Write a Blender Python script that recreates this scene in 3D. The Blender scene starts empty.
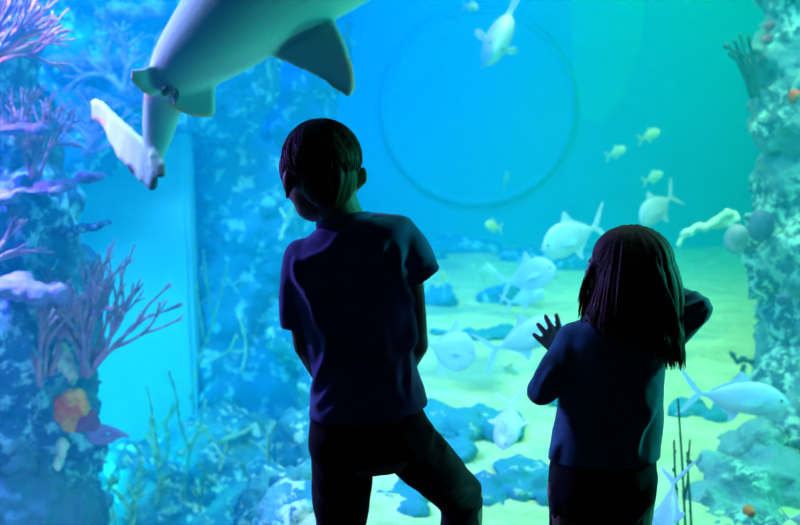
import bpy, bmesh, math, random
import numpy as np
from mathutils import Vector, Matrix, noise
SC = bpy.context.scene
COL = SC.collection
PI = math.pi
# ------------------------------------------------------------------ camera
CAMZ, FPX, PITCH = 1.3, 1000.0, math.radians(11.0)
cp, sp_ = math.cos(PITCH), math.sin(PITCH)
cd = bpy.data.cameras.new('camera'); cam = bpy.data.objects.new('camera', cd); COL.objects.link(cam)
cam.location = (0, 0, CAMZ); cam.rotation_euler = (PI/2 - PITCH, 0, 0)
cd.sensor_width = 36; cd.lens = 36*FPX/800; cd.clip_start = .05; cd.clip_end = 100
cd.dof.use_dof = True; cd.dof.focus_distance = 2.15; cd.dof.aperture_fstop = 3.6
SC.camera = cam

def P(px, py, Y):
    """world point seen at a pixel, at world depth Y"""
    u, v = (px-400)/FPX, (262.5-py)/FPX
    t = Y/(cp + v*sp_)
    return Vector((u*t, Y, CAMZ + t*(v*cp - sp_)))
def S(Y): return Y/cp/FPX          # metres per pixel
def G(px, py, z=-.3):
    u, v = (px-400)/FPX, (262.5-py)/FPX
    t = (z-CAMZ)/(v*cp - sp_)
    return Vector((u*t, t*(cp + v*sp_), z))
def to_px(co):
    d = np.asarray(co) - np.array([0, 0, CAMZ])
    f = d[:, 1]*cp - d[:, 2]*sp_
    v = (d[:, 1]*sp_ + d[:, 2]*cp)/f
    return 400 + FPX*d[:, 0]/f, 262.5 - FPX*v

# ------------------------------------------------------------------ object helpers
def tag(o, label=None, cat=None, group=None, kind=None):
    if label: o['label'] = label
    if cat: o['category'] = cat
    if group: o['group'] = group
    if kind: o['kind'] = kind
    return o
def link(name, me, mats=None, parent=None, smooth=True):
    o = bpy.data.objects.new(name, me); COL.objects.link(o)
    if mats is not None:
        for m in (mats if isinstance(mats, (list, tuple)) else [mats]): me.materials.append(m)
    if parent is not None: o.parent = parent
    if smooth and len(me.polygons): me.polygons.foreach_set('use_smooth', [True]*len(me.polygons))
    return o
def bm_mesh(bm, name='m'):
    me = bpy.data.meshes.new(name); bmesh.ops.recalc_face_normals(bm, faces=bm.faces)
    bm.to_mesh(me); bm.free(); return me
def remesh(bm, voxel, it=3, fac=.5):
    me = bm_mesh(bm); o = bpy.data.objects.new('tmp', me); COL.objects.link(o)
    m = o.modifiers.new('r', 'REMESH'); m.mode = 'VOXEL'; m.voxel_size = voxel; m.adaptivity = 0
    if it:
        s = o.modifiers.new('s', 'SMOOTH'); s.factor = fac; s.iterations = it
    dg = bpy.context.evaluated_depsgraph_get(); dg.update()
    out = bpy.data.meshes.new_from_object(o.evaluated_get(dg))
    bpy.data.objects.remove(o); bpy.data.meshes.remove(me)
    return out
def get_co(me):
    a = np.empty(len(me.vertices)*3, np.float32); me.vertices.foreach_get('co', a); return a.reshape(-1, 3)
def get_no(me):
    a = np.empty(len(me.vertices)*3, np.float32); me.vertices.foreach_get('normal', a); return a.reshape(-1, 3)
def set_co(me, a):
    me.vertices.foreach_set('co', np.ascontiguousarray(a, np.float32).ravel()); me.update()
def displace(me, f):
    co, no = get_co(me), get_no(me)
    d = np.array([f(Vector(c)) for c in co], np.float32)
    set_co(me, co + no*d[:, None])
# ------------------------------------------------------------------ geometry helpers
def box(bm, lo, hi):
    r = bmesh.ops.create_cube(bm, size=1)
    c = [(a+b)/2 for a, b in zip(lo, hi)]; s = [b-a for a, b in zip(lo, hi)]
    for v in r['verts']: v.co = Vector((v.co[i]*s[i]+c[i] for i in range(3)))
def ball(bm, c, r, seg=20, M=None):
    """ellipsoid: centre, radius or three radii, optional frame matrix applied afterwards"""
    rr = (r, r, r) if isinstance(r, (int, float)) else r
    vs = bmesh.ops.create_uvsphere(bm, u_segments=seg, v_segments=max(6, seg*2//3), radius=1)['verts']
    for v in vs:
        p = Vector((v.co[i]*rr[i]+c[i] for i in range(3)))
        v.co = M @ p if M is not None else p
    return vs
def ringpts(c, ax, ay, rx, ry, n, e=1.0):
    out = []
    for k in range(n):
        a = 2*PI*k/n; ca, sa = math.cos(a), math.sin(a)
        out.append(c + ax*(rx*math.copysign(abs(ca)**e, ca)) + ay*(ry*math.copysign(abs(sa)**e, sa)))
    return out
def skin(bm, rings, cap=True):
    vr = [[bm.verts.new(p) for p in r] for r in rings]
    n = len(vr[0])
    for a, b in zip(vr, vr[1:]):
        for k in range(n):
            try: bm.faces.new((a[k], a[(k+1) % n], b[(k+1) % n], b[k]))
            except ValueError: pass
    if cap:
        bm.faces.new(vr[0][::-1]); bm.faces.new(vr[-1])
    return vr
def catmull(pts, m):
    if len(pts) < 3 or m < 2: return list(pts)
    out = []; q = [2*pts[0]-pts[1]] + list(pts) + [2*pts[-1]-pts[-2]]
    for i in range(1, len(q)-2):
        for k in range(m):
            t = k/m; a, b, c, d = q[i-1], q[i], q[i+1], q[i+2]
            out.append(.5*((2*b)+(c-a)*t+(2*a-5*b+4*c-d)*t*t+(3*b-a-3*c+d)*t**3))
    out.append(pts[-1]); return out
def tube(bm, pts, rad, n=8, m=1, flat=1.0, flatdir=None):
    """tapered tube through points; rad one per point"""
    pr = [np.array([*p, r]) for p, r in zip([Vector(p) for p in pts], rad)]
    q = catmull(pr, m)
    ps = [Vector(a[:3]) for a in q]; rs = [max(1e-4, float(a[3])) for a in q]
    rings = []; prev = None
    for i, p in enumerate(ps):
        t = (ps[min(i+1, len(ps)-1)] - ps[max(i-1, 0)])
        if t.length < 1e-9: t = Vector((0, 0, 1))
        t.normalize()
        if flatdir is not None: ref = Vector(flatdir)
        else: ref = prev if prev is not None else (Vector((1, 0, 0)) if abs(t.x) < .8 else Vector((0, 1, 0)))
        ax = ref - t*ref.dot(t)
        if ax.length < 1e-6: ax = t.orthogonal()
        ax.normalize(); ay = t.cross(ax); prev = ax
        rings.append(ringpts(p, ax, ay, rs[i]*flat, rs[i], n))
    skin(bm, rings)
def limb(bm, pts, rad, n=16, m=5):
    tube(bm, pts, rad, n, m)
    ball(bm, pts[0], rad[0], 16); ball(bm, pts[-1], rad[-1], 16)
def loft_px(bm, rows, Y0, n=36, m=4, e=.85):
    """rows: (xl, yl, xr, yr, half depth m, depth offset m) in pixels at depth Y0"""
    q = catmull([np.array(r, float) for r in rows], m)
    rings = []
    for r in q:
        l, rr = P(r[0], r[1], Y0+r[5]), P(r[2], r[3], Y0+r[5])
        ax = (rr-l); w = ax.length/2; ax.normalize()
        rings.append(ringpts((l+rr)/2, ax, Vector((0, 1, 0)), w, r[4], n, e))
    skin(bm, rings)
def plate(bm, pts, nrm, th):
    """closed slab with polygon outline pts (3-D), thickness th along nrm"""
    nrm = Vector(nrm).normalized()
    a = [bm.verts.new(p + nrm*th/2) for p in pts]; b = [bm.verts.new(p - nrm*th/2) for p in pts]
    n = len(pts)
    f1 = bm.faces.new(a); f2 = bm.faces.new(b[::-1])
    for k in range(n): bm.faces.new((a[k], b[k], b[(k+1) % n], a[(k+1) % n]))
    bmesh.ops.triangulate(bm, faces=[f1, f2])
# ------------------------------------------------------------------ materials
def mat(name, col, rough=.6, spec=.5, col2=None, scale=8, detail=4, lo=.35, hi=.65, bump=0, bscale=None, metal=0, sheen=0, extra=None, cspace='Object', sss=0):
    m = bpy.data.materials.new(name); m.use_nodes = True
    nt = m.node_tree; N = nt.nodes; L = nt.links
    b = N['Principled BSDF']
    b.inputs['Base Color'].default_value = (*col, 1); b.inputs['Roughness'].default_value = rough
    b.inputs['Specular IOR Level'].default_value = spec; b.inputs['Metallic'].default_value = metal
    if sheen: b.inputs['Sheen Weight'].default_value = sheen; b.inputs['Sheen Roughness'].default_value = .5
    tc = N.new('ShaderNodeTexCoord')
    if col2 is not None:
        nz = N.new('ShaderNodeTexNoise'); nz.inputs['Scale'].default_value = scale; nz.inputs['Detail'].default_value = detail
        nz.inputs['Roughness'].default_value = .62
        L.new(tc.outputs[cspace], nz.inputs['Vector'])
        r = N.new('ShaderNodeValToRGB'); r.color_ramp.elements[0].position = lo; r.color_ramp.elements[1].position = hi
        r.color_ramp.elements[0].color = (*col, 1); r.color_ramp.elements[1].color = (*col2, 1)
        L.new(nz.outputs['Fac'], r.inputs['Fac'])
        out = r.outputs['Color']
        if extra:      # patches of a third colour: (colour, scale, lo, hi)
            c3, s3, l3, h3 = extra
            v = N.new('ShaderNodeTexNoise'); v.inputs['Scale'].default_value = s3; v.inputs['Detail'].default_value = 5
            mp = N.new('ShaderNodeMapping'); mp.inputs['Location'].default_value = (3.7, 1.3, 9.1)
            L.new(tc.outputs[cspace], mp.inputs['Vector']); L.new(mp.outputs[0], v.inputs['Vector'])
            r3 = N.new('ShaderNodeValToRGB'); r3.color_ramp.elements[0].position = l3; r3.color_ramp.elements[1].position = h3
            L.new(v.outputs['Fac'], r3.inputs['Fac'])
            mx = N.new('ShaderNodeMix'); mx.data_type = 'RGBA'
            L.new(r3.outputs['Color'], mx.inputs[0]); L.new(out, mx.inputs[6]); mx.inputs[7].default_value = (*c3, 1)
            out = mx.outputs[2]
        L.new(out, b.inputs['Base Color'])
    if bump:
        nb = N.new('ShaderNodeTexNoise'); nb.inputs['Scale'].default_value = bscale or scale*3; nb.inputs['Detail'].default_value = 3
        L.new(tc.outputs[cspace], nb.inputs['Vector'])
        bp = N.new('ShaderNodeBump'); bp.inputs['Strength'].default_value = bump; bp.inputs['Distance'].default_value = .02
        L.new(nb.outputs['Fac'], bp.inputs['Height']); L.new(bp.outputs[0], b.inputs['Normal'])
    return m
EXPO = 0.0
WATER_D = .10
LAMPS = [
 # name, location, aimed at, colour, watts, size x, size y, spread
 ('lamp_deep_blue', (-1.6, 7.6, 2.95), (-1.2, 9.0, .6), (.0, .07, 1), 130, 3.6, 1.0, 140),
 ('lamp_cyan', (.6, 7.6, 2.95), (.6, 9, .6), (.0, .20, 1), 20, 1.8, 1.0, 120),
 ('lamp_green', (3.1, 7.6, 2.95), (2.8, 9, .4), (.0, 1, .12), 16.5, 2.8, 1.0, 140),
 ('lamp_sand', (1.3, 5.6, 2.95), (1.3, 5.6, -.3), (1, 1, .34), 72, 2.4, 3.0, 110),
 ('lamp_left_pit', (-1.6, 5.2, 2.95), (-1.4, 6.4, -1.), (.0, .22, 1), 95, 1.4, 1.2, 110),
 ('lamp_left_reef', (-2.0, 3.6, 2.9), (-1.7, 4.3, .0), (.40, .48, 1), 175, 1.0, .4, 110),
 ('lamp_right_reef', (1.5, 3.0, 2.9), (2.0, 5.0, .2), (.40, .95, .95), 56, 1.4, .4, 150),
]
SPOTS = [
 ('fill_left_column', (-1.35, 2.75, -.2), (-1.65, 4.2, -.2), (.50, .50, 1), 26, 85, .8, .1),  # added unseen fill, brightens the lower left reef column and sponge
 ('fill_shark_belly', (.8, 2.72, -.1), (-.45, 3.25, 1.6), (.03, .9, .62), 45, 60, .7, .08),  # added fill below the view, lifts the shark's belly towards teal
 ('fill_pit', (-2.3, 4.9, -.5), (-1.2, 6.3, -1.1), (.02, .75, .90), 120, 110, 1, .2),  # unseen flood added to brighten the pale pier's base and the mound
 ('lamp_side_violet', (-2.4, 3.75, 1.6), (0, 2.6, 1.2), (.40, .13, 1), 240, 170, .5, .12),
 ('lamp_side_teal', (2.4, 2.75, 1.2), (0, 2.5, 1.3), (.02, .8, .60), 150, 170, .5, .12),
 ('fill_shark_tail', (-2.3, 3.05, 1.5), (-1.02, 3.42, 1.03), (1, .52, .92), 48, 14, .5, .04),  # narrow fill added off to the left to whiten the tail blade
]
# ================================================================== setting
ZF, ZL, ZS = -.3, -1.7, 3.0            # tank floor, water surface
YG, YB = 2.5, 9.0            # glass, back wall
XT = 5.2
def struct(name, bm, m, smooth=False):
    return tag(link(name, bm_mesh(bm), m, None, smooth), kind='structure')
M_dark = mat('dark_paint', (.03, .03, .04), .8, .2, (.045, .045, .055), 6)
M_carpet = mat('dark_carpet', (.01, .011, .016), .95, .1, (.02, .022, .03), 160, bump=.5)
M_frame = mat('window_steel', (.03, .03, .035), .4, .5, (.04, .04, .05), 20)
M_back = mat('tank_paint', (.08, .50, .68), .9, .1, (.10, .55, .72), 1.1, 3, .3, .7)
M_panel = mat('pale_render', (.22, .72, .90), .9, .1, (.28, .78, .94), 5, 3, .3, .7)
M_niche = mat('pale_niche', (.10, .62, .62), .9, .1, (.13, .68, .66), 2, 3)
M_ring = mat('ring_paint', (.08, .48, .62), .8, .1, (.10, .52, .66), 4)
M_sand = mat('sand', (.66, .66, .30), .95, .1, (.92, .90, .46), 9, 6, .35, .65, bump=.6, bscale=30, extra=((.40, .5, .34), 1.6, .56, .68))

# viewing room
b = bmesh.new(); box(b, (-4, -3, -.2), (4, YG-.02, 0)); struct('floor', b, M_carpet)
b = bmesh.new(); box(b, (-4, -3, 3.2), (4, YG-.02, 3.4)); struct('ceiling', b, M_dark)
b = bmesh.new(); box(b, (-4.2, -3, 0), (-4, YG, 3.2)); struct('wall_left', b, M_dark)
b = bmesh.new(); box(b, (4, -3, 0), (4.2, YG, 3.2)); struct('wall_right', b, M_dark)
b = bmesh.new(); box(b, (-4.2, -3.2, 0), (4.2, -3, 3.2)); struct('wall_rear', b, M_dark)
b = bmesh.new()
W, Z0, Z1 = 2.6, .005, 2.7
box(b, (-XT, YG-.1, ZL-.2), (-W, YG+.1, 3.4)); box(b, (W, YG-.1, ZL-.2), (XT, YG+.1, 3.4))
box(b, (-W, YG-.1, ZL-.2), (W, YG+.1, Z0)); box(b, (-W, YG-.1, Z1), (W, YG+.1, 3.4))
struct('wall_front', b, M_dark)
# acrylic viewing window
b = bmesh.new()
for lo, hi in (((-W, YG-.13, Z0), (-W+.08, YG+.1, Z1)), ((W-.08, YG-.13, Z0), (W, YG+.1, Z1)), ((-W, YG-.13, Z0-.02), (W, YG+.1, Z0+.015)), ((-W, YG-.13, Z1-.06), (W, YG+.1, Z1))):
    box(b, lo, hi)
wf = struct('window_1', b, M_frame)
clear = bpy.data.materials.new('clear_acrylic'); clear.use_nodes = True
nt = clear.node_tree; nt.nodes.remove(nt.nodes['Principled BSDF'])
tr = nt.nodes.new('ShaderNodeBsdfTransparent'); tr.inputs[0].default_value = (.96, .985, .99, 1)
nt.links.new(tr.outputs[0], nt.nodes['Material Output'].inputs['Surface'])
b = bmesh.new(); box(b, (-W+.05, YG-.04, Z0+.012), (W-.05, YG+.04, Z1-.03))
link('window_pane', bm_mesh(b), clear, wf, False)
# tank shell
b = bmesh.new(); box(b, (-XT, YB, ZL-.2), (XT, YB+.2, 3.4)); struct('wall_back', b, M_back)
b = bmesh.new(); box(b, (-XT-.2, YG, ZL-.2), (-XT, YB+.2, 3.4)); struct('wall_tank_left', b, M_back)
b = bmesh.new(); box(b, (XT, YG, ZL-.2), (XT+.2, YB+.2, 3.4)); struct('wall_tank_right', b, M_back)
b = bmesh.new(); box(b, (-XT, YG, 3.4), (XT, YB+.2, 3.5)); struct('ceiling_tank', b, M_dark)
# sandy bed, gently rippled
b = bmesh.new(); bmesh.ops.create_grid(b, x_segments=180, y_segments=150, size=1)
for v in b.verts:
    x, y = v.co.x*XT, YG + (v.co.y+1)/2*(YB-YG)
    h = .05*noise.noise(Vector((x*.8, y*.8, 1))) + .014*noise.noise(Vector((x*4, y*4, 5))) + .006*math.sin(y*22+3*noise.noise(Vector((x, y, 0))))
    xb = -.22 + .07*(y-3.3) + .12*noise.noise(Vector((y*1.5, 3, 0)))
    t = min(1, max(0, (xb - x)/.9)); t = t*t*(3-2*t)
    v.co = Vector((x, y, ZF + (ZL-ZF)*t*.93 + h))
o = tag(link('tank_floor', bm_mesh(b), M_sand), kind='structure')
# round porthole on the back wall
b = bmesh.new()
c0 = P(478, 108, YB-.02); R = 92*S(YB)
rings = []
for k in range(64):
    a = 2*PI*k/64; d = Vector((math.cos(a), 0, math.sin(a)))
    rings.append([c0 + d*(R+.035*math.cos(t)) + Vector((0, -.02*math.sin(t)-.01, 0)) for t in [2*PI*j/10 for j in range(10)]])
skin(b, rings+[rings[0]], cap=False); bmesh.ops.remove_doubles(b, verts=b.verts, dist=1e-4)
w2 = struct('window_2', b, M_ring, True)
b = bmesh.new(); pp = [c0 + Vector((math.cos(2*PI*k/64), 0, math.sin(2*PI*k/64)))*R for k in range(64)]
plate(b, pp, (0, 1, 0), .03); link('porthole_disc', bm_mesh(b), M_back, w2, False)
# pale smooth recess panel right of the porthole, pale pier at left
b = bmesh.new()
pl = [(570, -60), (638, -60), (644, 10), (638, 60), (622, 100), (600, 124), (582, 118), (572, 80)]
plate(b, [P(x, y, YB-.003) for x, y in pl], (0, 1, 0), .014); struct('trim_1', b, M_niche)
b = bmesh.new()
x0, x1 = P(-10, 200, 6.6).x, P(188, 200, 6.6).x
box(b, (x0, 6.6, ZL-.1), (x1, 6.85, 3.3)); bmesh.ops.bevel(b, geom=b.edges[:], offset=.03, segments=2, affect='EDGES')
struct('trim_2', b, M_panel, False)

# ------------------------------------------------------------------ water
wm = bpy.data.materials.new('tank_water'); wm.use_nodes = True
nt = wm.node_tree; nt.nodes.remove(nt.nodes['Principled BSDF'])
pv = nt.nodes.new('ShaderNodeVolumePrincipled')
pv.inputs['Color'].default_value = (.0, .78, 1, 1); pv.inputs['Density'].default_value = WATER_D
pv.inputs['Absorption Color'].default_value = (.0, .88, 1, 1)
pv.inputs['Anisotropy'].default_value = .0
va = nt.nodes.new('ShaderNodeVolumeAbsorption'); va.inputs['Color'].default_value = (0, .96, 1, 1); va.inputs['Density'].default_value = .13
ad = nt.nodes.new('ShaderNodeAddShader'); nt.links.new(pv.outputs[0], ad.inputs[0]); nt.links.new(va.outputs[0], ad.inputs[1])
nt.links.new(ad.outputs[0], nt.nodes['Material Output'].inputs['Volume'])
b = bmesh.new(); box(b, (-XT+.01, YG+.105, ZL-.15), (XT-.01, YB-.001, ZS))
o = link('water', bm_mesh(b), wm, None, False)
tag(o, 'clear blue to green water filling the whole aquarium tank', 'water', kind='structure')

# ------------------------------------------------------------------ lamps over the tank and at its sides, plus added unseen fills
def area(name, loc, tgt, col, power, sx, sy=None, spread=180):
    l = bpy.data.lights.new(name, 'AREA'); l.shape = 'RECTANGLE'; l.size = sx; l.size_y = sy or sx
    l.color = col; l.energy = power; l.spread = math.radians(spread)
    o = bpy.data.objects.new(name, l); COL.objects.link(o); o.location = loc
    o.rotation_euler = (Vector(tgt)-Vector(loc)).to_track_quat('-Z', 'Y').to_euler(); return o
def spot(name, loc, tgt, col, power, ang, blend=.6, r=.15):
    l = bpy.data.lights.new(name, 'SPOT'); l.spot_size = math.radians(ang); l.spot_blend = blend; l.shadow_soft_size = r
    l.color = col; l.energy = power
    o = bpy.data.objects.new(name, l); COL.objects.link(o); o.location = loc
    o.rotation_euler = (Vector(tgt)-Vector(loc)).to_track_quat('-Z', 'Y').to_euler(); return o
for a in LAMPS: area(*a)
for a in SPOTS: spot(*a)
w = bpy.data.worlds.new('world'); SC.world = w; w.use_nodes = True
w.node_tree.nodes['Background'].inputs[0].default_value = (0, .01, .02, 1); w.node_tree.nodes['Background'].inputs[1].default_value = .2
vs = SC.view_settings; vs.view_transform = 'Standard'; vs.look = 'None'; vs.gamma = 1; vs.use_curve_mapping = False; vs.exposure = EXPO
SC.cycles.use_denoising = True
SC.cycles.max_bounces = 6; SC.cycles.diffuse_bounces = 3; SC.cycles.glossy_bounces = 2; SC.cycles.volume_bounces = 1
SC.cycles.transparent_max_bounces = 12; SC.cycles.caustics_reflective = False; SC.cycles.caustics_refractive = False
# ================================================================== reef
random.seed(7)
M_rock = mat('reef_rock_crust', (.08, .18, .24), .95, .1, (.52, .80, .66), 18, 5, .48, .56, bump=.9, bscale=22, extra=((.22, .40, .42), 3.0, .45, .6))
M_rock_b = mat('blue_reef_rock', (.05, .15, .34), .95, .1, (.34, .66, .78), 13, 4, .50, .60, bump=.9, bscale=20, extra=((.10, .2, .30), 2.2, .45, .6))
M_rock_d = mat('dark_reef_rock', (.05, .30, .40), .95, .1, (.40, .60, .50), 12, 5, .60, .66, bump=.9, bscale=20)
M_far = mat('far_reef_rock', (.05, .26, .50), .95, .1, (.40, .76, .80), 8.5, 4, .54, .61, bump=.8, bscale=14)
M_purple = mat('purple_sea_fan', (.32, .14, .34), .8, .2, (.62, .30, .32), 14)
M_pink = mat('pink_sea_fan', (.62, .14, .34), .8, .2, (.80, .36, .36), 14)
M_mauve = mat('mauve_plate_coral', (.24, .13, .42), .9, .1, (.42, .26, .52), 9, bump=.6)
M_orange = mat('orange_sponge', (1, .10, .03), .7, .3, (1, .42, .08), 9, 4, .42, .62, bump=.6, bscale=50)
M_plum = mat('plum_sponge', (.30, .06, .18), .8, .3, (.75, .45, .10), 12, 4, .55, .7, bump=.4)
M_green = mat('green_sea_rod', (.16, .38, .22), .8, .2, (.62, .75, .28), 7, 3, .45, .65)
M_yel = mat('yellow_sea_rod', (.62, .72, .36), .8, .2, (.85, .88, .55), 7)
M_kelp = mat('dark_weed', (.02, .08, .08), .8, .2, (.04, .14, .12), 8)
M_pale = mat('pale_branch_coral', (.60, .70, .50), .9, .1, (.85, .9, .66), 12, bump=.4)
M_slate = mat('slate_sponge', (.10, .13, .26), .9, .1, (.2, .24, .38), 14)
M_greysp = mat('grey_sponge', (.36, .33, .38), .9, .1, (.48, .42, .46), 14)

def reef(name, blobs, voxel, amp, m, label, cat='rock', group=None, fs=4.0, seed=0, floor=False):
    """blobs: (px, py, Y, rx px, ry px, depth radius m)"""
    bm = bmesh.new(); rnd = random.Random(seed)
    for px, py, Y, rx, ry, rd in blobs:
        s = S(Y); c = P(px, py, Y)
        if floor: c.z = max(c.z, ZF)
        ball(bm, c, (rx*s, rd, ry*s), 16)
        for k in range(7):      # knobs
            a, e = rnd.uniform(0, 2*PI), rnd.uniform(-1.2, 1.2)
            d = Vector((math.cos(a)*math.cos(e)*rx*s, math.sin(a)*math.cos(e)*rd, math.sin(e)*ry*s))
            q = rnd.uniform(.18, .38)*min(rx, ry)*s
            ball(bm, c + d*.93, (q, q, q*rnd.uniform(.7, 1.2)), 8)
    me = remesh(bm, voxel, 1)
    off = Vector((seed*3.1, seed*1.7, seed*.9))
    def f(p):
        p = p + off
        v = noise.noise(p*fs)*.9 + noise.noise(p*fs*2.3)*.65
        r = 1-2*abs(noise.noise(p*fs*3.6)); v += r*.5 + noise.noise(p*fs*7)*.45
        return amp*v
    displace(me, f)
    o = link(name, me, m); tag(o, label, cat, group)
    return o

# --- left reef column, near the window
left = reef('reef_outcrop', [(-40, -40, 4.2, 80, 70, .35), (-30, 60, 4.25, 62, 60, .3), (2, 130, 4.3, 46, 60, .25), (-20, 180, 4.3, 62, 60, .3), (20, 220, 4.2, 52, 60, .28), (38, 290, 4.3, 52, 55, .28),
  (10, 330, 4.1, 62, 70, .3), (50, 350, 4.3, 46, 60, .26), (30, 420, 4.2, 62, 60, .3), (56, 440, 4.3, 38, 60, .26), (20, 500, 4.1, 66, 60, .3), (66, 520, 4.3, 34, 50, .25), (0, 590, 4.1, 100, 70, .4), (0, 680, 4.1, 110, 60, .42)],
  .026, .05, M_rock_b, 'blue crusted reef column rising out of the frame left of the pale wall', 'reef', fs=5, seed=1)
# --- far reef: arch above, curtain behind the boy
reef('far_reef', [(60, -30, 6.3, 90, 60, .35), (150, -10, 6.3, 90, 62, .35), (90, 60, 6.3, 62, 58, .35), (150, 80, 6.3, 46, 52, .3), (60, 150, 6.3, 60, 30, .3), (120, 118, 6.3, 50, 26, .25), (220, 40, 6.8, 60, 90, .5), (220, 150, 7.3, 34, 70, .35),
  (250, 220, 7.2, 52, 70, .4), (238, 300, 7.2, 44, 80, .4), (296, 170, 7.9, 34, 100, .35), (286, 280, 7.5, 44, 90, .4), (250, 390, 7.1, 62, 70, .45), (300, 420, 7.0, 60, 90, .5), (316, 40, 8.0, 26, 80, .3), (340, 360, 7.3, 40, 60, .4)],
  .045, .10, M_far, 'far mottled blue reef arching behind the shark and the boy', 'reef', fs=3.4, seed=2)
M_mound = mat('mound_rock_crust', (.06, .26, .36), .95, .1, (.86, .95, .62), 13, 4, .53, .59, bump=.9, bscale=24, extra=((.16, .42, .40), 3.5, .45, .6))
reef('reef_mound', [(130, 560, 5.4, 80, 40, .5), (150, 500, 5.6, 60, 46, .5), (220, 470, 5.9, 70, 52, .5), (280, 520, 5.5, 70, 60, .5), (110, 540, 5.3, 50, 40, .4), (320, 500, 5.8, 50, 60, .5), (190, 560, 5.3, 90, 50, .5)],
  .032, .08, M_mound, 'crusted reef mound on the tank bed below the green sea rods', 'rock', fs=4, seed=3)
reef('reef_bank', [(330, 330, 6.6, 60, 40, .4), (350, 400, 5.6, 50, 50, .4), (330, 460, 5.0, 50, 50, .35), (372, 350, 6.2, 40, 30, .35), (310, 530, 4.4, 70, 60, .4), (360, 500, 4.5, 40, 40, .25), (270, 590, 4.2, 90, 60, .4), (300, 545, 3.8, 50, 44, .25), (340, 560, 3.7, 50, 40, .25), (296, 522, 3.6, 36, 30, .2), (335, 522, 3.65, 36, 24, .18), (310, 500, 4.1, 36, 30, .2)],
  .035, .08, M_mound, 'crusted reef bank at the edge of the sand directly behind the boy', 'rock', fs=4, seed=23)
# --- right reef column
reef('reef_outcrop', [(822, -40, 5.0, 62, 60, .4), (830, 40, 5.0, 62, 60, .4), (816, 110, 4.9, 48, 50, .35), (774, 122, 4.95, 18, 22, .15), (820, 180, 5.0, 56, 60, .4), (784, 205, 5.0, 22, 36, .22), (806, 250, 4.9, 52, 50, .4),
  (775, 275, 4.95, 18, 24, .2), (812, 320, 4.9, 46, 60, .4), (790, 360, 4.9, 30, 40, .3), (802, 400, 4.6, 46, 50, .35), (800, 450, 4.2, 40, 50, .35), (808, 500, 3.9, 44, 50, .3), (830, 560, 3.8, 70, 60, .35)],
  .03, .06, M_rock, 'pale crusted green reef column rising along the right edge', 'reef', fs=5, seed=4)
# --- rocks on the sand
def bed_rock(px, py, rx, ry, h, label, seed, m=None, dy=None, name='bed_rock'):
    g = G(px, py); s = S(g.y)
    bm = bmesh.new(); rnd = random.Random(seed)
    RX = rx*s; RY = dy or ry*s*2.2
    for k in range(16):
        a = rnd.uniform(0, 2*PI); q = rnd.uniform(0, 1)**.6*.85
        r = rnd.uniform(.16, .42)
        ball(bm, g + Vector((math.cos(a)*q*RX, math.sin(a)*q*RY, h*.1)), (r*RX, r*RY, h*rnd.uniform(.3, .7)), 12)
    me = remesh(bm, max(.02, RX/28), 1)
    off = Vector((seed, 0, 0))
    displace(me, lambda p: .035*(noise.noise((p+off)*6) + .8*noise.noise((p+off)*13) + .6*noise.noise((p+off)*26)))
    return tag(link(name, me, m or M_rock_d), label, 'rock', 'low rocks on the sandy bed')
bed_rock(484, 334, 56, 9, .06, 'low dark rock on pale sand behind the oval fish by the boy', 11)
bed_rock(466, 430, 64, 44, .07, 'wide dark rock right of the boy, left of the upright fish', 12)
bed_rock(404, 500, 36, 22, .06, 'dark rock seen just right of the boy\'s trouser knee gap', 13)
bed_rock(520, 488, 56, 36, .06, 'dark rock on the sand close beside the girl\'s left hip', 14)
bed_rock(560, 398, 34, 9, .06, 'small dark rock on sand behind the girl\'s bent left elbow', 16)
bed_rock(706, 414, 36, 13, .07, 'small dark rock right under the large fish at right', 17)
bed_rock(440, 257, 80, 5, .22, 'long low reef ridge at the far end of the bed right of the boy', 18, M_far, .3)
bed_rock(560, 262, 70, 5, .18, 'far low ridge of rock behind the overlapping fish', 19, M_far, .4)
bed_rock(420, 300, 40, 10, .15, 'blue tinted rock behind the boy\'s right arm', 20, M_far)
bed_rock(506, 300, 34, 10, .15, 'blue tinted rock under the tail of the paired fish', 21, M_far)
reef('reef_mound', [(738, 452, 4.05, 22, 16, .14), (720, 480, 3.8, 26, 22, .14), (764, 444, 4.0, 26, 22, .15), (712, 512, 3.55, 26, 26, .13), (745, 500, 3.6, 34, 34, .15), (772, 490, 3.7, 34, 40, .2), (740, 550, 3.4, 60, 40, .2)],
  .022, .035, M_rock, 'mottled teal reef mound at the foot of the right reef column', 'rock', fs=5, seed=6)

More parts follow.
